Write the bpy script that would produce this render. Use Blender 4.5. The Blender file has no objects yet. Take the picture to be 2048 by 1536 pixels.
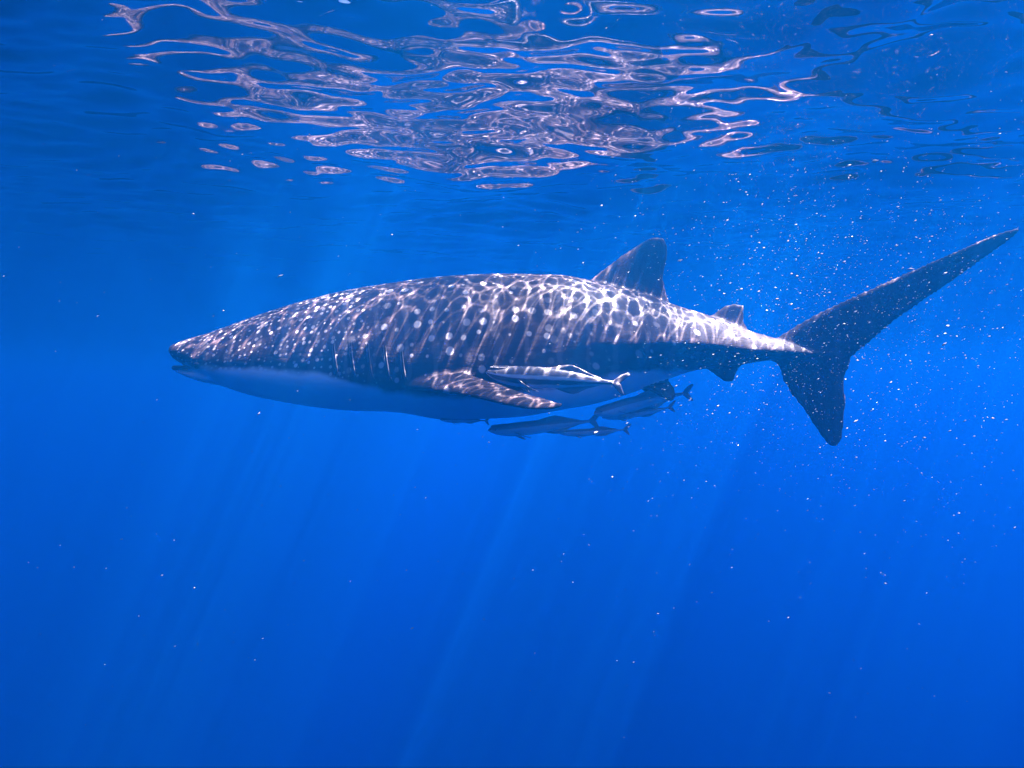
import bpy, math, random
import numpy as np
from mathutils import Vector
from mathutils.bvhtree import BVHTree

# ------------------------------------------------------------------ camera, sky, sun, exposure
scene = bpy.context.scene
COL = scene.collection
F_PX = 1462.0                       # focal length in photo pixels (2048 wide)
SURF = 1.24                         # water surface above the lens, metres

cam_d = bpy.data.cameras.new('camera')
cam_d.sensor_width = 36.0
cam_d.lens = 36.0 * F_PX / 2048.0
cam_d.clip_start = 0.02
cam_d.clip_end = 500.0
cam = bpy.data.objects.new('camera', cam_d)
COL.objects.link(cam)
cam.rotation_euler = (math.radians(90), 0, 0)
scene.camera = cam

SUN_DIR = Vector((0.39, 0.05, 0.92)).normalized()       # towards the sun
world = bpy.data.worlds.new('World')
scene.world = world
world.use_nodes = True
wn = world.node_tree
sky_n = wn.nodes.new('ShaderNodeTexSky')
sky_n.sky_type = 'NISHITA'
sky_n.sun_disc = False
sky_n.sun_elevation = math.asin(SUN_DIR.z)
sky_n.sun_rotation = math.atan2(SUN_DIR.x, SUN_DIR.y)
bg = wn.nodes['Background']
bg.inputs['Strength'].default_value = 0.07
wn.links.new(sky_n.outputs['Color'], bg.inputs['Color'])

sun_d = bpy.data.lights.new('sun', 'SUN')
sun_d.energy = 5.0
sun_d.angle = math.radians(0.25)
sun_d.color = (1.0, 0.95, 0.9)
sun = bpy.data.objects.new('sun', sun_d)
COL.objects.link(sun)
sun.location = SUN_DIR * 40
sun.rotation_euler = SUN_DIR.to_track_quat('Z', 'Y').to_euler()

scene.view_settings.view_transform = 'Standard'
scene.view_settings.look = 'None'
scene.view_settings.exposure = 2.1
scene.view_settings.gamma = 1.0
scene.view_settings.use_curve_mapping = False

scene.render.engine = 'CYCLES'
cy = scene.cycles
cy.use_denoising = True
cy.denoiser = 'OPENIMAGEDENOISE'
cy.max_bounces = 8
cy.diffuse_bounces = 2
cy.glossy_bounces = 3
cy.transmission_bounces = 2
cy.volume_bounces = 1
cy.transparent_max_bounces = 16
cy.sample_clamp_indirect = 6.0

rng = np.random.default_rng(7)
random.seed(7)


# ------------------------------------------------------------------ helpers
def P(px, py, Y):
    """a point of the place at distance Y that the lens sees at photo pixel (px, py)"""
    return ((px - 1024.0) / F_PX * Y, Y, (768.0 - py) / F_PX * Y)


def interp(x, pts):
    xs, ys = zip(*pts)
    return np.interp(x, xs, ys)


def smooth_curve(pts, n):
    """monotone-ish cubic (Catmull-Rom in x) resampling of (x, y) points at n even x"""
    pts = np.array(pts, float)
    x, y = pts[:, 0], pts[:, 1]
    m = np.gradient(y, x)
    xs = np.linspace(x[0], x[-1], n)
    i = np.clip(np.searchsorted(x, xs) - 1, 0, len(x) - 2)
    h = x[i + 1] - x[i]
    t = (xs - x[i]) / h
    return xs, ((2*t**3 - 3*t**2 + 1)*y[i] + (t**3 - 2*t**2 + t)*h*m[i]
                + (-2*t**3 + 3*t**2)*y[i + 1] + (t**3 - t**2)*h*m[i + 1])


def loft(rings):
    """closed rings of equal length -> verts, faces with end caps"""
    n = len(rings[0])
    v = [tuple(p) for r in rings for p in r]
    f = []
    for a in range(len(rings) - 1):
        for b in range(n):
            c = (b + 1) % n
            f.append((a*n + b, a*n + c, (a+1)*n + c, (a+1)*n + b))
    for r, flip in ((0, True), (len(rings) - 1, False)):
        c = np.mean(np.array(rings[r]), axis=0)
        v.append(tuple(c))
        ci = len(v) - 1
        for b in range(n):
            d = (b + 1) % n
            q = (r*n + d, r*n + b, ci) if flip else (r*n + b, r*n + d, ci)
            f.append(q)
    return v, f


def merge(parts):
    v, f = [], []
    for pv, pf in parts:
        o = len(v)
        v += list(pv)
        f += [tuple(i + o for i in q) for q in pf]
    return v, f


def fin_loft(stations, n_span=24, n_half=9, edge=0.25):
    """stations: (leading edge point, trailing edge point, full thickness, thickness axis)"""
    k = np.arange(len(stations))
    LE = np.array([s[0] for s in stations], float)
    TE = np.array([s[1] for s in stations], float)
    TH = np.array([s[2] for s in stations], float)
    AX = np.array([s[3] for s in stations], float)
    t = np.linspace(0, len(stations) - 1, n_span)

    def rs(A):
        return np.stack([smooth_curve(list(zip(k, A[:, c])), n_span)[1] for c in range(3)], 1)
    LE, TE = rs(LE), rs(TE)
    AX = np.stack([np.interp(t, k, AX[:, c]) for c in range(3)], 1)
    TH = np.interp(t, k, TH)
    rings = []
    for i in range(n_span):
        a = AX[i] / np.linalg.norm(AX[i])
        ring = []
        for side in (1, -1):
            cs = np.linspace(0, 1, n_half + 1)[:-1] if side == 1 else np.linspace(1, 0, n_half + 1)[:-1]
            for c in cs:
                prof = (math.sqrt(max(c, 0)) * (1 - c)**0.55) / 0.62
                prof = edge + (1 - edge) * prof if 0 < c < 1 else 0.0
                ring.append(LE[i] + (TE[i] - LE[i]) * c + a * side * 0.5 * TH[i] * prof)
        rings.append(ring)
    return loft(rings)


def mesh_obj(name, v, f, mat, parent=None, smooth=True, attrs=None):
    me = bpy.data.meshes.new(name)
    me.from_pydata([tuple(p) for p in v], [], [tuple(q) for q in f])
    me.validate()
    if smooth:
        me.shade_smooth()
    me.materials.append(mat)
    if attrs:
        for k, a in attrs.items():
            a = np.asarray(a, np.float32)
            at = me.attributes.new(k, 'FLOAT_VECTOR' if a.ndim == 2 else 'FLOAT', 'POINT')
            at.data.foreach_set('vector' if a.ndim == 2 else 'value', a.ravel())
    o = bpy.data.objects.new(name, me)
    COL.objects.link(o)
    if parent is not None:
        o.parent = parent
    return o


def tag(o, label=None, cat=None, group=None, kind=None):
    for k, val in (('label', label), ('category', cat), ('group', group), ('kind', kind)):
        if val:
            o[k] = val
    return o


class NT:
    """small node-tree helper"""
    def __init__(self, name):
        self.m = bpy.data.materials.new(name)
        self.m.use_nodes = True
        self.t = self.m.node_tree
        self.t.nodes.clear()
        self.out = self.t.nodes.new('ShaderNodeOutputMaterial')

    def n(self, kind, **kw):
        nd = self.t.nodes.new('ShaderNode' + kind)
        for k, val in kw.items():
            setattr(nd, k, val)
        return nd

    def link(self, a, b):
        self.t.links.new(a, b)

    def put(self, sock, val):
        if hasattr(val, 'links'):
            self.link(val, sock)
        else:
            sock.default_value = val

    def math(self, op, a, b=0.0, c=None, clamp=False):
        nd = self.n('Math', operation=op, use_clamp=clamp)
        self.put(nd.inputs[0], a)
        self.put(nd.inputs[1], b)
        if c is not None:
            self.put(nd.inputs[2], c)
        return nd.outputs[0]

    def step(self, x, lo, hi):
        nd = self.n('MapRange', interpolation_type='SMOOTHSTEP')
        self.put(nd.inputs[0], x)
        nd.inputs[1].default_value = lo
        nd.inputs[2].default_value = hi
        return nd.outputs[0]

    def mix(self, f, a, b):
        nd = self.n('Mix', data_type='RGBA')
        self.put(nd.inputs[0], f)
        self.put(nd.inputs[6], a)
        self.put(nd.inputs[7], b)
        return nd.outputs[2]

    def attr(self, name, vec=False):
        nd = self.n('Attribute', attribute_name=name)
        return nd.outputs['Vector'] if vec else nd.outputs['Fac']

    def noise(self, scale, vec=None, detail=3.0, dim='3D'):
        nd = self.n('TexNoise', noise_dimensions=dim)
        nd.inputs['Scale'].default_value = scale
        nd.inputs['Detail'].default_value = detail
        if vec is not None:
            self.link(vec, nd.inputs['Vector'])
        return nd.outputs[0]


# ------------------------------------------------------------------ the sea: surface and water body
def axis(fine, lo, hi, growth=1.035, cap=4.0):
    """grid lines: fine = [(start, end, spacing), ...] contiguous, growing outwards to lo and hi"""
    xs = []
    for a, b, s in fine:
        xs += list(np.arange(a, b, s))
    xs.append(fine[-1][1])
    s = fine[-1][2]
    while xs[-1] < hi:
        s = min(s * growth, cap)
        xs.append(xs[-1] + s)
    s = fine[0][2]
    left = [fine[0][0]]
    while left[-1] > lo:
        s = min(s * growth, cap)
        left.append(left[-1] - s)
    return np.array(left[:0:-1] + xs)


gx = axis([(-4.6, -2.35, 0.02), (-2.35, 3.3, 0.005), (3.3, 5.5, 0.02)], -140, 140)
gy = axis([(1.6, 3.8, 0.018), (3.8, 4.6, 0.007), (4.6, 5.8, 0.005), (5.8, 5.9, 0.008), (5.9, 8.0, 0.02)], -60, 170)
NX, NY = len(gx), len(gy)
sx = np.gradient(gx)
sy = np.gradient(gy)
GX, GY = np.meshgrid(gx, gy)                       # rows are y
SPX, SPY = np.meshgrid(sx, sy)


def wave_sum(comps):
    H = np.zeros_like(GX)
    for lam, th, slope, ph in comps:
        k = 2 * math.pi / lam
        kx, ky = k * math.cos(th), k * math.sin(th)
        # a component the local grid cannot carry is left out there
        res = np.maximum(np.abs(math.cos(th)) * SPX, np.abs(math.sin(th)) * SPY)
        fade = np.clip(2.0 - 6.0 * res / lam, 0, 1)
        H += fade * slope / k * np.cos(kx * GX + ky * GY + ph)
    return H * np.exp(-(np.hypot(GX, GY) / 8.0) ** 2)


comps = []
wr = np.random.default_rng(22)
for i in range(64):
    lam = 0.11 * (2.4 / 0.11) ** wr.random()
    th = wr.normal(math.pi / 2, 0.9)
    slope = 0.026 * (0.6 + 0.8 * wr.random()) * min(1.0, (lam / 0.55) ** 0.6)
    comps.append((lam, th, slope, wr.random() * 6.283))
comps += [(0.12 * 3.2 ** wr.random(), wr.normal(1.57, .45), .026, wr.random() * 6.283) for i in range(34)]
comps += [(lam, wr.normal(1.57, .5), .035, wr.random() * 6.283) for lam in (1.1, 1.4, 1.8, 2.4)]
H = wave_sum(comps)
shaft_pattern = [(0.5 * (2.2 / 0.5) ** (i / 23), rng.normal(0.3, 0.8), 0.16, rng.random() * 6.283) for i in range(24)]  # light-shaft pattern painted into the surface tint, separate from the mesh waves
light_mask = np.zeros_like(GX)
for lam, th, a, ph in shaft_pattern:
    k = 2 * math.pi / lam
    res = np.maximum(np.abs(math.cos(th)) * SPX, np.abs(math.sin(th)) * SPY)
    light_mask += np.clip(2.0 - 6.0 * res / lam, 0, 1) * a * np.cos(k * math.cos(th) * GX + k * math.sin(th) * GY + ph)
# side-to-side dimming painted in, brightest over the shark; not in the wave mesh
light_mask = light_mask + 0.5 * np.cos(2 * math.pi * (GX + 0.3 + 0.02 * GY) / 14.0)
# a bright patch over the tail stalk, painted into the same pattern
light_mask = 1.0 + light_mask + 3.2 * np.exp(-((GX - 2.1) / .45)**2 - ((GY - 5.15) / .5)**2)
light_mask = np.clip(light_mask, 0.2, 6.0)


def caustic_net(seed, bands, gain):
    """painted light net of small ripples that the mesh lacks: rays through a random rippled height field are
    bent by its slope and counted where they land -> brightness ratio on a fine grid"""
    d = 0.003
    x0, x1, y0, y1 = -2.7, 3.65, 3.4, 6.3
    nx, ny = int((x1 - x0) / d), int((y1 - y0) / d)
    r = np.random.default_rng(seed)
    kx = np.fft.fftfreq(nx, d) * 2 * np.pi
    ky = np.fft.fftfreq(ny, d) * 2 * np.pi
    KX, KY = np.meshgrid(kx, ky)
    K = np.hypot(KX, KY)
    K[0, 0] = 1e9
    spec = np.fft.fft2(r.normal(size=(ny, nx)))

    def band(lam, width):
        return np.exp(-(np.log(K * lam / (2 * np.pi)) / width) ** 2)
    lap = 0
    for lam, wd, amp in bands:
        b = band(lam, wd)
        lap = lap + amp * b / np.sqrt((b**2).mean())
    phi = spec * lap / K**2
    gxr = np.real(np.fft.ifft2(1j * KX * phi))
    gyr = np.real(np.fft.ifft2(1j * KY * phi))
    L = np.real(np.fft.ifft2(-K**2 * phi))
    s = gain / L.std()
    up = 3
    def upsample(A):
        ty = np.linspace(0, ny - 1, ny * up)
        tx = np.linspace(0, nx - 1, nx * up)
        iy = np.minimum(ty.astype(int), ny - 2); fy = (ty - iy)[:, None]
        ix = np.minimum(tx.astype(int), nx - 2); fx = (tx - ix)[None, :]
        r0 = A[iy] * (1 - fy) + A[iy + 1] * fy
        return r0[:, ix] * (1 - fx) + r0[:, ix + 1] * fx
    ux, uy = upsample(gxr * s), upsample(gyr * s)
    PX = (np.arange(nx * up) / up * d)[None, :] + ux
    PY = (np.arange(ny * up) / up * d)[:, None] + uy
    ix = np.floor(PX / d).astype(np.int64) % nx
    iy = np.floor(PY / d).astype(np.int64) % ny
    C = np.bincount((iy * nx + ix).ravel(), minlength=nx * ny).reshape(ny, nx) / up**2
    for ax in (0, 1):
        C = 0.5 * C + 0.25 * (np.roll(C, 1, ax) + np.roll(C, -1, ax))
    return C, x0, y0, d


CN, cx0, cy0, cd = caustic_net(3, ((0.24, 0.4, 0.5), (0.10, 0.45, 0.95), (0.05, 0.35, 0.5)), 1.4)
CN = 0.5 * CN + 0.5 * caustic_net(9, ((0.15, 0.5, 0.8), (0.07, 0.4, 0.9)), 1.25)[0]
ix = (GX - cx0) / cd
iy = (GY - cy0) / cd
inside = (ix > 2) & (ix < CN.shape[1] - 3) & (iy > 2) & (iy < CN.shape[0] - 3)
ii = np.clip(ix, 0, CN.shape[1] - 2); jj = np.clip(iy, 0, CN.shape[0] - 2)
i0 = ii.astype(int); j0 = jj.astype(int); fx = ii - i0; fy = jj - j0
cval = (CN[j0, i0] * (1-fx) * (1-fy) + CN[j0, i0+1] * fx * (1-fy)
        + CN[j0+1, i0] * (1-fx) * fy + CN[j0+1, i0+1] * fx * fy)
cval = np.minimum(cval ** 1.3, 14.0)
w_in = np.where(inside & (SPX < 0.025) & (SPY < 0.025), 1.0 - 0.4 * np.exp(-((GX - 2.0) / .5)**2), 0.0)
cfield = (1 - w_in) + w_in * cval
painted_light = cfield * light_mask  # light net and bright patches, painted into the surface's transmission colour

me = bpy.data.meshes.new('water_surface')
nv = NX * NY
me.vertices.add(nv)
co = np.stack([GX, GY, SURF + H], -1).astype(np.float32)
me.vertices.foreach_set('co', co.ravel())
a = np.arange(nv).reshape(NY, NX)
quads = np.stack([a[:-1, :-1], a[:-1, 1:], a[1:, 1:], a[1:, :-1]], -1).reshape(-1, 4)
nq = len(quads)
me.loops.add(nq * 4)
me.polygons.add(nq)
me.loops.foreach_set('vertex_index', quads.ravel().astype(np.int32))
me.polygons.foreach_set('loop_start', (np.arange(nq) * 4).astype(np.int32))
me.polygons.foreach_set('loop_total', np.full(nq, 4, np.int32))
me.update(calc_edges=True)
me.shade_smooth()
at = me.attributes.new('painted_light', 'FLOAT', 'POINT')
at.data.foreach_set('value', painted_light.ravel().astype(np.float32))

m = NT('rippled sea surface')
fres = m.n('Fresnel')
fres.inputs['IOR'].default_value = 1.333
tr = m.n('BsdfTransparent')
gl = m.n('BsdfGlossy')
gl.inputs['Roughness'].default_value = 0.05
gl.inputs['Color'].default_value = (0.58, 0.51, 0.56, 1)
comb = m.n('CombineColor')
g = m.attr('painted_light')
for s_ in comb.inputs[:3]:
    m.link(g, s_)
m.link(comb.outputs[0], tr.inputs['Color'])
mx = m.n('MixShader')
m.link(fres.outputs[0], mx.inputs[0])
m.link(tr.outputs[0], mx.inputs[1])
m.link(gl.outputs[0], mx.inputs[2])
m.link(mx.outputs[0], m.out.inputs['Surface'])
me.materials.append(m.m)
surf = bpy.data.objects.new('water_surface', me)
COL.objects.link(surf)
tag(surf, kind='structure')

# the body of sea water: one closed box of even, blue-scattering medium
WATER_DENSITY = 0.055
m = NT('blue sea water')
pv = m.n('VolumePrincipled')
pv.inputs['Density'].default_value = WATER_DENSITY
pv.inputs['Color'].default_value = (0.003, 0.285, 0.94, 1)
pv.inputs['Absorption Color'].default_value = (0, 0, 0, 1)
pv.inputs['Anisotropy'].default_value = 0.68
va = m.n('VolumeAbsorption')
va.inputs['Color'].default_value = (0.75, 0.0, 1.0, 1)
va.inputs['Density'].default_value = 0.014
vs = m.n('AddShader')
m.link(pv.outputs[0], vs.inputs[0])
m.link(va.outputs[0], vs.inputs[1])
m.link(vs.outputs[0], m.out.inputs['Volume'])
X0, X1, Y0, Y1, Z0, Z1 = -138, 138, -58, 168, -90, SURF + 0.6
bv = [(x, y, z) for z in (Z0, Z1) for y in (Y0, Y1) for x in (X0, X1)]
bf = [(0, 2, 3, 1), (4, 5, 7, 6), (0, 1, 5, 4), (2, 6, 7, 3), (0, 4, 6, 2), (1, 3, 7, 5)]
hz = mesh_obj('haze', bv, bf, m.m, smooth=False)
tag(hz, kind='stuff', label='clear blue sea water filling the whole scene')

# ------------------------------------------------------------------ materials of the animals
def skin_shark():
    m = NT('whale shark skin')
    pat = m.attr('pat', True)
    dark = m.attr('dark')
    sep = m.n('SeparateXYZ')
    m.link(pat, sep.inputs[0])
    U, V, S = sep.outputs[0], sep.outputs[1], sep.outputs[2]
    warp = m.n('TexNoise', noise_dimensions='2D')
    warp.inputs['Scale'].default_value = 5.0
    m.link(pat, warp.inputs['Vector'])

    def spots(scale, r0, r1, seed, rand=0.6):
        mp = m.n('Mapping')
        mp.inputs['Location'].default_value = (seed, seed * 0.37, 0)
        m.link(pat, mp.inputs['Vector'])
        vo = m.n('TexVoronoi', voronoi_dimensions='2D')
        vo.inputs['Scale'].default_value = scale
        vo.inputs['Randomness'].default_value = rand
        m.link(mp.outputs[0], vo.inputs['Vector'])
        sc = m.n('SeparateColor')
        m.link(vo.outputs['Color'], sc.inputs[0])
        rad = m.math('MULTIPLY_ADD', sc.outputs[0], r1 - r0, r0)
        d = m.math('SUBTRACT', rad, vo.outputs['Distance'])
        on = m.step(d, -0.035, 0.06)
        return m.math('MULTIPLY', on, m.math('MULTIPLY_ADD', sc.outputs[1], 0.7, 0.3))
    head = spots(21.0, 0.08, 0.29, 0.0, 0.75)
    mid = spots(9.5, -0.04, 0.25, 3.1, 0.7)
    rear = spots(7.0, -0.03, 0.2, 7.7, 0.8)
    k1 = m.step(U, -1.25, -0.7)
    k2 = m.step(U, 0.0, 0.8)
    k3 = m.math('SUBTRACT', 1.0, m.step(U, 1.5, 2.1))
    a = m.math('ADD', m.math('MULTIPLY', head, m.math('SUBTRACT', 1.0, k1)), m.math('MULTIPLY', mid, k1))
    a = m.math('ADD', m.math('MULTIPLY', a, m.math('SUBTRACT', 1.0, k2)), m.math('MULTIPLY', rear, k2))
    a = m.math('MULTIPLY', a, k3)
    a = m.math('MULTIPLY', a, S)                     # S: spotting strength (weak on fins)
    # faint pale cross-bars between the rows of spots
    bar = m.n('TexWave', wave_type='BANDS', bands_direction='X')
    bar.inputs['Scale'].default_value = 1.6
    bar.inputs['Distortion'].default_value = 3.0
    bar.inputs['Detail'].default_value = 2.0
    bar.inputs['Detail Scale'].default_value = 3.0
    m.link(pat, bar.inputs['Vector'])
    bars = m.math('MULTIPLY', m.step(bar.outputs['Fac'], 0.86, 0.99), m.math('MULTIPLY', S, 0.22))
    mott = m.noise(7.0, pat, 5.0)
    base = m.mix(mott, (0.018, 0.011, 0.012, 1), (0.036, 0.024, 0.025, 1))
    base = m.mix(bars, base, (0.2, 0.18, 0.19, 1))
    base = m.mix(a, base, (0.40, 0.38, 0.38, 1))
    edge = m.math('ADD', dark, m.math('MULTIPLY_ADD', warp.outputs[0], 0.5, -0.25))
    col = m.mix(m.step(edge, 0.3, 0.7), (0.62, 0.62, 0.64, 1), base)
    b = m.n('BsdfPrincipled')
    m.link(col, b.inputs['Base Color'])
    b.inputs['Roughness'].default_value = 0.55
    b.inputs['Specular IOR Level'].default_value = 0.12
    bump = m.n('Bump')
    bump.inputs['Strength'].default_value = 0.25
    bump.inputs['Distance'].default_value = 0.01
    m.link(m.noise(45.0, None, 3.0), bump.inputs['Height'])
    m.link(bump.outputs[0], b.inputs['Normal'])
    m.link(b.outputs[0], m.out.inputs['Surface'])
    return m.m


def plain(name, c0, c1, scale=20.0, rough=0.5, spec=0.3):
    m = NT(name)
    col = m.mix(m.noise(scale), (*c0, 1), (*c1, 1))
    b = m.n('BsdfPrincipled')
    m.link(col, b.inputs['Base Color'])
    b.inputs['Roughness'].default_value = rough
    b.inputs['Specular IOR Level'].default_value = spec
    m.link(b.outputs[0], m.out.inputs['Surface'])
    return m.m


SKIN = skin_shark()
M_LIP = plain('dark lip skin', (0.02, 0.02, 0.028), (0.04, 0.038, 0.05))
M_EYE = plain('black eye', (0.004, 0.004, 0.006), (0.012, 0.012, 0.014), rough=0.15, spec=0.5)
M_GILL = plain('gill flap skin', (0.05, 0.045, 0.05), (0.10, 0.09, 0.10))
M_GILL_IN = plain('gill slit shadow skin', (0.012, 0.012, 0.016), (0.02, 0.02, 0.026))

# ------------------------------------------------------------------ whale shark
YS = 5.2                                            # distance of its centre plane
S = YS / F_PX
TOP = [(344, 697), (348, 690), (360, 684.5), (425, 664), (520, 630), (612, 602), (675, 586), (800, 565), (890, 554), (975, 549.5),
       (1075, 550), (1125, 552), (1170, 560), (1240, 576), (1300, 592), (1350, 611), (1400, 626), (1440, 640), (1495, 662),
       (1545, 677), (1590, 692), (1640, 706)]
BOT = [(344, 699), (348, 709), (354, 717), (363, 725), (374, 731), (400, 745), (437, 766), (496, 788), (575, 805), (675, 819), (810, 826), (880, 838), (975, 837),
       (1050, 832), (1125, 819), (1187, 808), (1250, 790), (1300, 772), (1348, 754), (1377, 744), (1406, 738), (1482, 729),
       (1535, 721), (1590, 717), (1640, 712)]
WID = [(344, .08), (352, .22), (365, .29), (400, .385), (450, .44), (520, .475), (650, .515), (800, .555), (950, .575), (1100, .54), (1200, .455),
       (1300, .345), (1400, .24), (1500, .16), (1580, .10), (1640, .035)]
WFR = [(343, .5), (430, .68), (600, .7), (800, .72), (1000, .7), (1180, .52), (1340, .54), (1480, .61), (1600, .62), (1640, .6)]
QUP = [(343, 1.0), (600, .95), (900, 1.0), (1150, 1.2), (1300, 1.7), (1600, 1.9), (1640, 1.6)]
YOFF = [(343, .10), (600, .03), (900, 0), (1400, 0), (1560, -.04), (1700, -.14), (1850, -.29), (2040, -.52)]
NB = 150
bx, btop = smooth_curve(TOP, NB)
_, bbot = smooth_curve(BOT, NB)


def section(px, ths):
    zt = np.interp(px, bx, btop); zb = np.interp(px, bx, bbot)
    w = interp(px, WID); fr = interp(px, WFR); q = interp(px, QUP)
    zw = zt + (zb - zt) * fr
    yo = interp(px, YOFF)
    out = []
    for th in ths:
        s_, c_ = math.sin(th), math.cos(th)
        y = w * math.copysign(abs(s_) ** 0.92, s_)
        pz = zw + (zt - zw) * c_ ** q if c_ >= 0 else zw + (zb - zw) * abs(c_) ** (1 + (q - 1) * 0.45)
        out.append(((px - 1024) * S, YS + yo - y, (768 - pz) * S))
    return out


NR = 72
TH = np.linspace(0, 2 * math.pi, NR, endpoint=False)
# denser rings at the snout
ring_x = np.concatenate([np.linspace(344, 380, 16)[:-1], np.linspace(380, 1640, 135)])
body_raw = loft([section(px, TH) for px in ring_x])


def W(px, py, dy=0.0):
    Y = YS + interp(px, YOFF)
    return ((px - 1024) / F_PX * Y, Y + dy, (768 - py) / F_PX * Y)


YAX = (0, 1, 0)


def flat_fin(st):
    return fin_loft([(W(*l), W(*t), th, YAX) for l, t, th in st], n_span=36)


fins = {}
fins['dorsal_fin'] = flat_fin([((1140, 592), (1318, 650), .17), ((1184, 555), (1338, 606), .11), ((1205, 538), (1336, 592), .08), ((1225, 523), (1329, 560), .065),
                               ((1242, 510), (1332, 537), .055), ((1266, 495), (1337, 513), .045), ((1288, 480.5), (1336, 492), .036), ((1302, 474), (1329, 476), .028)])
fins['second_dorsal_fin'] = flat_fin([((1395, 650), (1470, 680), .09), ((1424, 628), (1496, 664), .06), ((1438, 618), (1489, 645), .045),
                                      ((1450, 611), (1489, 630), .035), ((1466, 607), (1490, 611), .026)])
fins['anal_fin'] = flat_fin([((1395, 712), (1492, 714), .07), ((1412, 737), (1483, 732), .05), ((1428, 750), (1474, 747), .04),
                             ((1443, 760), (1470, 759), .032), ((1452, 765), (1466, 764), .026)])
up_lobe = flat_fin([((1530, 690), (1590, 722), .10), ((1556, 672), (1660, 742), .085), ((1580, 656), (1696, 728), .07), ((1612, 637), (1706, 716), .06), ((1663, 610), (1738, 689), .05),
                    ((1751, 571), (1790, 644), .045), ((1832, 535), (1862, 594), .04), ((1900, 505), (1920, 554), .034), ((1960, 479), (1976, 513), .03),
                    ((2008, 461), (2017, 484), .026), ((2038, 455), (2041, 462), .022)])
lo_lobe = flat_fin([((1528, 704), (1690, 704), .09), ((1538, 718), (1704, 722), .07), ((1555, 735), (1697, 742), .055), ((1560, 752), (1694, 772), .048), ((1577, 785), (1697, 802), .042),
                    ((1602, 815), (1693, 839), .036), ((1629, 855), (1686, 873), .03), ((1650, 883), (1679, 889), .026), ((1660, 892), (1674, 893), .022)])
fins['tail_fin'] = merge([up_lobe, lo_lobe])
pect = []
for l, t, Yl, Yt, th in [((765, 771), (888, 743), 5.00, 5.05, .16), ((797, 772), (903, 737), 4.70, 4.78, .11), ((872, 782), (938, 750), 4.50, 4.62, .075), ((937, 792), (1000, 770), 4.32, 4.45, .06),
                         ((1000, 807), (1050, 788), 4.17, 4.29, .048), ((1050, 817), (1085, 796), 4.08, 4.17, .04),
                         ((1090, 819), (1108, 803), 4.02, 4.08, .032), ((1119, 815), (1127, 808), 3.98, 4.0, .024)]:
    pect.append((P(*l, Yl), P(*t, Yt), th, (0.15, -0.35, 1.0)))
fins['pectoral_fin'] = fin_loft(pect, n_span=40)
mir = lambda p: (p[0], 2 * YS - p[1], p[2])
fins['pectoral_fin.001'] = fin_loft([(mir(l), mir(t), th, (0.15, 0.35, 1.0)) for l, t, th, ax in pect], n_span=40)
pel = []
for l, t, dy, th in [((1262, 752), (1325, 748), -.08, .08), ((1278, 772), (1335, 764), -.12, .055), ((1300, 787), (1342, 778), -.16, .042), ((1318, 797), (1341, 791), -.19, .03), ((1328, 801), (1338, 799), -.2, .024)]:
    pel.append((W(*l, dy), W(*t, dy + .02), th, (0.1, -1.0, 0.9)))
fins['pelvic_fin'] = fin_loft(pel, n_span=24)
fins['pelvic_fin.001'] = fin_loft([(mir(l), mir(t), th, (0.1, 1.0, 0.9)) for l, t, th, ax in pel], n_span=24)
# the lower jaw hangs a little open: a shallow scoop under the snout
jaw = []
for px, zt, zb, w in [(360, 734.5, 741, .12), (363, 733.5, 745, .22), (371, 734, 749, .27), (390, 737, 756, .33), (420, 741, 766, .38), (450, 745, 772, .40), (485, 752, 772, .34), (520, 760, 770, .2)]:
    ring = []
    for th in TH[::2]:
        c_, s_ = math.cos(th), math.sin(th)
        zc = (zt + zb) / 2
        pz = zt + (zc - zt) * (1 - abs(c_) ** 0.4) if c_ >= 0 else zc + (zb - zc) * abs(c_)
        ring.append(((px - 1024) * S, YS + interp(px, YOFF) - w * s_, (768 - pz) * S))
    jaw.append(ring)
jaw_raw = loft(jaw)

# grow one continuous skin over trunk, jaw and fins
allv, allf = merge([body_raw, jaw_raw] + list(fins.values()))
tmp_me = bpy.data.meshes.new('tmp')
tmp_me.from_pydata(allv, [], allf)
tmp = bpy.data.objects.new('tmp', tmp_me)
COL.objects.link(tmp)
md = tmp.modifiers.new('r', 'REMESH')
md.mode = 'VOXEL'
md.voxel_size = 0.0105
md = tmp.modifiers.new('s', 'SMOOTH')
md.factor = 0.5
md.iterations = 9
dg = bpy.context.evaluated_depsgraph_get()
ev = tmp.evaluated_get(dg)
em = ev.to_mesh()
nv = len(em.vertices)
co = np.empty(nv * 3, np.float32); em.vertices.foreach_get('co', co); co = co.reshape(-1, 3)
nor = np.empty(nv * 3, np.float32); em.vertex_normals.foreach_get('vector', nor); nor = nor.reshape(-1, 3)
polys = [tuple(p.vertices) for p in em.polygons]
ev.to_mesh_clear()
bpy.data.objects.remove(tmp)
bpy.data.meshes.remove(tmp_me)

# per-vertex skin data: pattern coordinates (along, around, spotting) and dark-back / pale-belly tone
px = co[:, 0] / S + 1024
zt = np.interp(px, bx, btop); zb = np.interp(px, bx, bbot)
wv = interp(px, WID); fr = interp(px, WFR); yo = interp(px, YOFF)
zw = zt + (zb - zt) * fr
pz = 768 - co[:, 2] / S
dy = (co[:, 1] - YS - yo)
ang = np.arctan2(np.abs(dy) / np.maximum(wv, .02), (zw - pz) / np.maximum(zw - zt, 4))
rad = np.maximum(0.5 * (np.maximum(zw - zt, 4) * S + wv), .04)
V = ang * rad * np.sign(dy + 1e-6)
V = np.where(dy > 0, V + 0.31, V)

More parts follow.
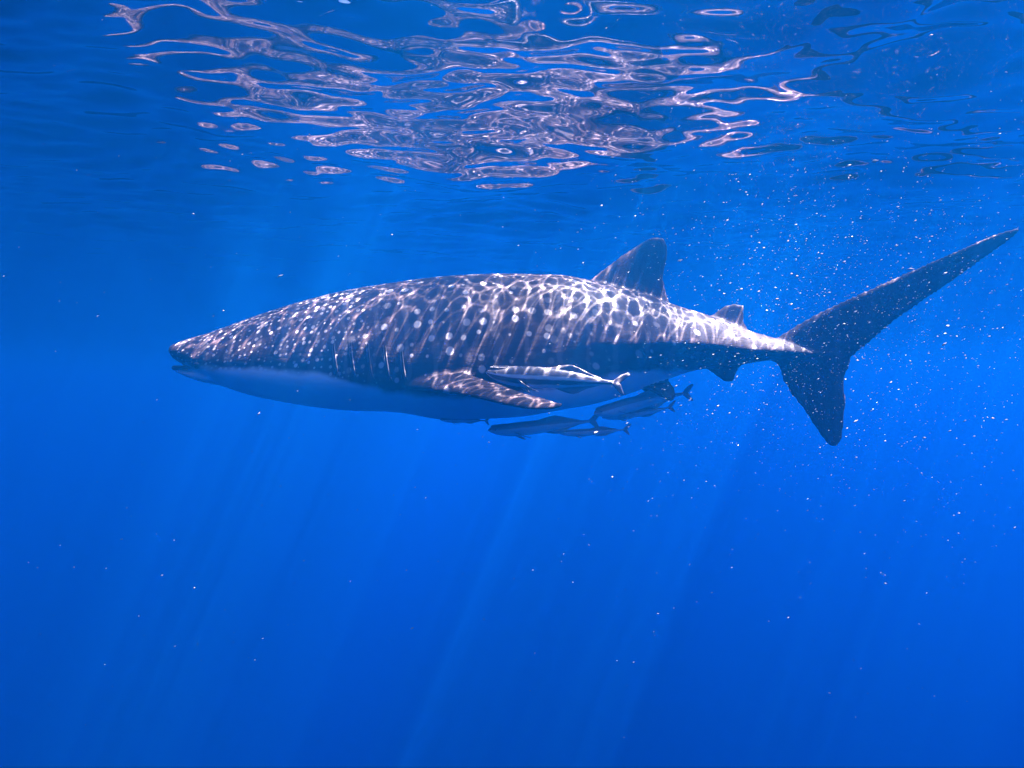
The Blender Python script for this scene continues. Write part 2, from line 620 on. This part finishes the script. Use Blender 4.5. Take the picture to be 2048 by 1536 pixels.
trees = {'body': BVHTree.FromPolygons([Vector(p) for p in body_raw[0]], body_raw[1])}
for k, (v, f) in fins.items():
    trees[k] = BVHTree.FromPolygons([Vector(p) for p in v], f)
boxes = {k: (np.min(np.array(v), 0) - .06, np.max(np.array(v), 0) + .06) for k, (v, f) in fins.items()}
owner = np.zeros(nv, np.int32)
names = ['body'] + list(fins)
bd = {}
for ki, k in enumerate(names[1:], 1):
    lo, hi = boxes[k]
    for i in np.nonzero(((co > lo) & (co < hi)).all(1))[0]:
        p = Vector(co[i].tolist())
        if i not in bd:
            bd[i] = trees['body'].find_nearest(p)[3] or 9.0
        d = trees[k].find_nearest(p)[3] or 9.0
        if d < bd[i] - 0.004:
            owner[i] = ki
            bd[i] = d
LINE = [(343, 712), (430, 738), (600, 742), (700, 756), (800, 782), (900, 792), (1000, 788), (1150, 764), (1300, 742), (1450, 745), (1700, 800)]
line = interp(px, LINE)
dark = np.clip(0.5 + (line - pz) / 38.0, 0, 1)
dark = np.where(owner > 0, 1.0, dark)
far_fins = [names.index(k) for k in ('pelvic_fin', 'pelvic_fin.001')]
spot = np.where(owner > 0, 0.25, 1.0)
spot = np.where(np.isin(owner, [names.index('pectoral_fin'), names.index('pectoral_fin.001')]), 0.55, spot)
spot = np.where(owner == names.index('tail_fin'), 0.3, spot)
pat = np.stack([co[:, 0], V, spot], 1)

shark = bpy.data.objects.new('whale_shark', None)
COL.objects.link(shark)
shark.location = (0, YS, 0)
tag(shark, 'huge spotted whale shark swimming just under the rippled surface', 'shark')
pol = np.array([p if len(p) == 4 else p + (p[-1],) for p in polys])
votes = owner[pol]
pown = np.where((votes == votes[:, :1]).all(1), votes[:, 0], votes.min(1))
for ki, k in enumerate(names):
    sel = np.nonzero(pown == ki)[0]
    if not len(sel):
        continue
    used, inv = np.unique(pol[sel].ravel(), return_inverse=True)
    f = [tuple(dict.fromkeys(q)) for q in inv.reshape(-1, 4).tolist()]
    v = co[used].copy(); v[:, 1] -= YS
    o = mesh_obj(k.split('.')[0], v, f, SKIN, shark, attrs={'pat': pat[used], 'dark': dark[used]})
    if len(o.data.vertices) == len(used):
        o.data.normals_split_custom_set_from_vertices(nor[used].tolist())


def tube(points, radii, n=8):
    pts = np.array(points, float)
    rings = []
    for i, p in enumerate(pts):
        t = pts[min(i + 1, len(pts) - 1)] - pts[max(i - 1, 0)]
        t /= np.linalg.norm(t)
        a = np.cross(t, (0.3, 1, 0.2)); a /= np.linalg.norm(a)
        b = np.cross(t, a)
        rings.append([p + radii[i] * (math.cos(h) * a + math.sin(h) * b) for h in np.linspace(0, 2 * math.pi, n, endpoint=False)])
    return loft(rings)


def sub(p):
    return (p[0], p[1] - YS, p[2])


# dark lip along the rim of the hanging lower jaw
jx = [358, 359, 360.5, 363, 369, 380, 395, 412, 428]
jw = [interp(q, [(358, .0), (359, .10), (362, .20), (370, .26), (390, .33), (420, .38), (460, .42)]) for q in jx]
rim = [((q - 1024) * S, YS + interp(q, YOFF) - w, (768 - 736.5) * S) for q, w in zip(jx, jw)]
rim = [(q[0], 2 * (YS + .095) - q[1], q[2]) for q in rim[:0:-1]] + rim
tt = np.linspace(-1, 1, len(rim))
v, f = tube([sub(q) for q in rim], [0.014 * (1 - t * t) ** .5 + .004 for t in tt])
mesh_obj('lower_lip', v, f, M_LIP, shark)
# eyes just behind the corners of the mouth
for sgn in (1, -1):
    th = 1.62 * sgn
    c = np.array(section(436, [th])[0])
    rings = []
    for a in np.linspace(0.05, math.pi - 0.05, 9):
        rings.append([c + 0.022 * np.array((math.sin(a) * math.cos(b), -0.55 * sgn * math.cos(a), math.sin(a) * math.sin(b))) for b in np.linspace(0, 2 * math.pi, 14, endpoint=False)])
    v, f = loft([[sub(p) for p in r] for r in rings])
    mesh_obj('eye', v, f, M_EYE, shark)
# five gill slits a side: a thin raised flap with a dark slit in front of it
for sgn in (1, -1):
    for i, gxp in enumerate((706, 738, 770, 802, 832)):
        flap, slit = [], []
        t0, t1 = 1.2 + .03 * i, 1.66 + .02 * i
        for t in np.linspace(0, 1, 22):
            th = (t0 + (t1 - t0) * t)
            xx = gxp + 14 * (t - .5) + 8 * (t - .5) ** 2
            flap.append(section(xx, [th * sgn])[0])
            slit.append(section(xx - 4.5, [th * sgn])[0])
        r = [0.0042 * math.sin(math.pi * (0.06 + 0.88 * t)) for t in np.linspace(0, 1, 22)]
        v, f = tube([sub(p) for p in flap], r, 6)
        o = mesh_obj('gill_slit', v, f, M_GILL, shark)
        v, f = tube([sub(p) for p in slit], [q * .8 for q in r], 6)
        mesh_obj('gill_opening', v, f, M_GILL_IN, o)

# ------------------------------------------------------------------ remoras
def skin_fish(name, c_back, c_stripe, c_band, c_belly):
    m = NT(name)
    tone = m.attr('tone')
    nz = m.math('MULTIPLY_ADD', m.noise(9.0), 0.12, -0.06)
    rp = m.n('ValToRGB')
    els = rp.color_ramp.elements
    els[0].position = 0.0; els[0].color = (*c_back, 1)
    els[1].position = 1.0; els[1].color = (*c_belly, 1)
    for pos, c in ((0.34, c_back), (0.40, c_stripe), (0.50, c_stripe), (0.56, c_band), (0.76, c_band), (0.86, c_belly)):
        e = els.new(pos); e.color = (*c, 1)
    m.link(m.math('ADD', tone, nz), rp.inputs[0])
    b = m.n('BsdfPrincipled')
    m.link(rp.outputs[0], b.inputs['Base Color'])
    b.inputs['Roughness'].default_value = 0.4
    b.inputs['Specular IOR Level'].default_value = 0.35
    m.link(b.outputs[0], m.out.inputs['Surface'])
    return m.m


M_REM = skin_fish('remora skin', (0.07, 0.065, 0.07), (0.55, 0.54, 0.53), (0.025, 0.024, 0.028), (0.5, 0.5, 0.52))
M_DIM = skin_fish('grey remora skin', (0.26, 0.26, 0.265), (0.6, 0.6, 0.6), (0.56, 0.56, 0.57), (0.72, 0.72, 0.73))
M_RFIN = plain('remora fin', (0.10, 0.085, 0.085), (0.2, 0.17, 0.17), 12)
M_DFIN = plain('grey remora fin', (0.26, 0.26, 0.265), (0.36, 0.358, 0.365), 12)
M_DISC = plain('sucker disc', (0.16, 0.15, 0.16), (0.3, 0.28, 0.28), 40)


def make_remora(name, mb, mf, depth=1.0, bend=0.0, droop=0.0):
    """a slender remora of unit length, nose at x = 0, tail tip at x = 1"""
    root = bpy.data.objects.new(name, None)
    COL.objects.link(root)
    prof_t = [(0, .0), (.015, .014), (.05, .026), (.10, .036), (.2, .046), (.35, .052), (.5, .050), (.62, .040), (.74, .024), (.84, .013), (.88, .012)]
    prof_b = [(0, -.004), (.015, -.016), (.05, -.034), (.10, -.050), (.2, -.066), (.35, -.066), (.5, -.056), (.62, -.042), (.74, -.026), (.84, -.014), (.88, -.012)]
    wid = [(0, .012), (.02, .034), (.06, .052), (.12, .058), (.2, .056), (.35, .052), (.5, .044), (.65, .03), (.78, .015), (.88, .008)]
    xs, t = smooth_curve(prof_t, 60)
    _, bt = smooth_curve(prof_b, 60)
    rings, tone = [], []
    hs = np.linspace(0, 2 * math.pi, 28, endpoint=False)
    for x, a, b in zip(xs, t, bt):
        w = interp(x, wid)
        a, b = a * depth, b * depth
        zc = (a + b) / 2
        rings.append([(x, w * math.sin(h), zc + (a - b) / 2 * math.cos(h)) for h in hs])
        tone += [0.5 - 0.5 * math.cos(h) for h in hs]
    v, f = loft(rings)
    tone += [0.5, 0.5]
    mesh_obj('body', v, f, mb, root, attrs={'tone': tone})

    def fin(nm, st, ax=(0, 1, 0)):
        v, f = fin_loft([(l, t, th, ax) for l, t, th in st], n_span=14, n_half=6)
        return mesh_obj(nm, v, f, mf, root)
    d = depth
    fin('dorsal_fin', [((.40, 0, .045*d), (.80, 0, .012*d), .012), ((.47, 0, .062*d), (.79, 0, .02*d), .007), ((.53, 0, .074*d), (.70, 0, .045*d), .005), ((.58, 0, .079*d), (.635, 0, .066*d), .003)])
    fin('anal_fin', [((.46, 0, -.052*d), (.80, 0, -.012*d), .012), ((.52, 0, -.068*d), (.79, 0, -.02*d), .007), ((.57, 0, -.078*d), (.70, 0, -.046*d), .005), ((.61, 0, -.082*d), (.65, 0, -.07*d), .003)])
    fin('tail_fin', [((.985, .02, .08), (1.0, .02, .066), .002), ((.93, .012, .056), (.968, .015, .036), .005), ((.88, .004, .016), (.94, .008, .008), .008), ((.865, 0, 0), (.93, .004, 0), .014),
                     ((.88, -.004, -.016), (.935, -.008, -.008), .008), ((.915, -.012, -.052), (.948, -.015, -.042), .005), ((.945, -.02, -.076), (.96, -.02, -.07), .002)])
    for s_ in (-1, 1):
        fin('pectoral_fin', [((.20, .045*s_, -.012*d), (.25, .045*s_, -.034*d), .012), ((.27, .085*s_, -.045*d), (.30, .075*s_, -.062*d), .007), ((.35, .12*s_, -.07*d), (.36, .115*s_, -.078*d), .004)], (0.1, -.4*s_, 1))
        fin('pelvic_fin', [((.22, .02*s_, -.06*d), (.26, .02*s_, -.062*d), .01), ((.27, .035*s_, -.085*d), (.30, .035*s_, -.085*d), .006), ((.31, .045*s_, -.098*d), (.32, .045*s_, -.097*d), .003)], (0, 1, .3*s_))
        c = np.array((.062, .0475*s_, .004*d))
        rings = [[c + .0075 * np.array((math.sin(a) * math.cos(b), .6*s_*math.cos(a), math.sin(a) * math.sin(b))) for b in np.linspace(0, 6.283, 10, endpoint=False)] for a in np.linspace(.05, 3.09, 7)]
        v, f = loft(rings)
        mesh_obj('eye', v, f, M_EYE, root)
    # ridged sucker disc on top of the head
    disc = [[(x, .036 * w * math.sin(h), (.030 + .05 * (x - .04)) * d + .006 * math.cos(h)) for h in np.linspace(0, 6.283, 16, endpoint=False)]
            for x, w in ((.025, .25), (.04, .7), (.07, 1), (.11, 1), (.15, .8), (.17, .3))]
    v, f = loft(disc)
    slats = [loft([[(x + .003 * math.cos(h), y, (.0365 + .05 * (x - .04)) * d + .002 * math.sin(h)) for h in np.linspace(0, 6.283, 6, endpoint=False)] for y in np.linspace(-.028, .028, 5)]) for x in np.linspace(.05, .15, 11)]
    v, f = merge([(v, f)] + slats)
    mesh_obj('sucker_disc', v, f, M_DISC, root)
    for ch in root.children:                       # swimming bend of the whole fish
        n = len(ch.data.vertices)
        c = np.empty(n * 3, np.float32)
        ch.data.vertices.foreach_get('co', c)
        c = c.reshape(-1, 3)
        x = c[:, 0]
        c[:, 1] += bend * (np.sin(2.6 * x - .5) + .48)
        c[:, 2] += droop * (x - .3) ** 2
        ch.data.vertices.foreach_set('co', c.ravel())
        ch.data.update()
    return root


def place(o, nose, tail, Yn, Yt, roll=0.0):
    a, b = Vector(P(*nose, Yn)), Vector(P(*tail, Yt))
    d = b - a
    L = d.length
    x = d.normalized()
    y = Vector((0, 0, 1)).cross(x).normalized()
    z = x.cross(y)
    from mathutils import Matrix
    R = Matrix((x, y, z)).transposed().to_4x4()
    o.matrix_world = Matrix.Translation(a) @ R @ Matrix.Rotation(roll, 4, 'X') @ Matrix.Scale(L, 4)
    o.location, o.rotation_euler, o.scale = o.matrix_world.to_translation(), o.matrix_world.to_euler(), (L, L, L)


GRP = 'remoras travelling with the whale shark'
rem = make_remora('remora', M_REM, M_RFIN, 1.25, -0.05, -0.02)
place(rem, (972, 744), (1256, 764), 4.50, 4.56, 0.12)
tag(rem, 'pale striped remora lit brightly against the shark flank behind its pectoral fin', 'fish', GRP)
specs = [((976, 861), (1212, 848), 5.15, 5.2, 'largest dim grey remora hanging below the belly, lowest under the pectoral fin tip'),
         ((1117, 866), (1262, 861), 5.3, 5.3, 'small dark remora overlapping the tail of the largest dim remora'),
         ((1187, 826), (1398, 780), 5.12, 5.24, 'dark remora angled nose down beneath the pelvic fins'),
         ((1204, 836), (1352, 818), 5.3, 5.32, 'thin faint remora just under the nose-down dark remora'),
         ((880, 839), (985, 843), 5.0, 5.15, 'small dark remora tucked against the shark belly ahead of the others')]
for i, (n_, t_, ya, yb, lab) in enumerate(specs):
    dp, bd_, dr = ((1.0, .07, .05), (.85, -.08, .03), (1.1, .06, -.06), (.8, -.06, .08), (.8, .05, 0))[i]
    o = make_remora('remora', M_DIM, M_DFIN, dp, bd_, dr)
    place(o, n_, t_, ya, yb, 0.1 * (-1) ** i)
    tag(o, lab, 'fish', GRP)

# ------------------------------------------------------------------ drifting specks
def specks():
    r = np.random.default_rng(11)
    pts = []
    pts.append(np.stack([r.normal(1.75, .62, 5000), r.normal(3.8, .8, 5000), r.normal(.36, .5, 5000)], 1))
    pts.append(np.stack([r.normal(1.1, .7, 500), r.normal(2.7, .6, 500), r.normal(.75, .35, 500)], 1))
    pts.append(np.stack([r.uniform(-3.6, 3.8, 700), r.uniform(1.4, 6.5, 700), r.uniform(-2.2, 1.15, 700)], 1))
    p = np.concatenate(pts)
    p = p[(p[:, 1] > 1.3) & (p[:, 2] < SURF - .1)]
    n = len(p)
    size = 0.0005 * np.exp(r.normal(0, .65, n)) * (0.6 + 0.25 * p[:, 1])
    ax = np.stack([r.normal(.9, .2, n), r.normal(0, .3, n), r.normal(.33, .25, n)], 1)
    ax /= np.linalg.norm(ax, axis=1)[:, None]
    b = np.cross(ax, (0.1, 1, 0.1)); b /= np.linalg.norm(b, axis=1)[:, None]
    c = np.cross(ax, b)
    k = r.uniform(1.6, 4.0, n)[:, None]
    s = size[:, None]
    v = np.stack([p + ax*s*k, p + b*s, p + c*s, p - b*s, p - c*s, p - ax*s*k], 1).reshape(-1, 3)
    tri = np.array([(0, 1, 2), (0, 2, 3), (0, 3, 4), (0, 4, 1), (5, 2, 1), (5, 3, 2), (5, 4, 3), (5, 1, 4)])
    f = (np.arange(n)[:, None, None] * 6 + tri[None]).reshape(-1, 3)
    return v, f


v, f = specks()
M_SP = plain('pale plankton', (0.2, 0.2, 0.2), (0.42, 0.42, 0.42), 30, 0.4)
sp = mesh_obj('plankton', v.tolist(), f.tolist(), M_SP)
tag(sp, kind='stuff', label='pale drifting plankton specks scattered through the water')
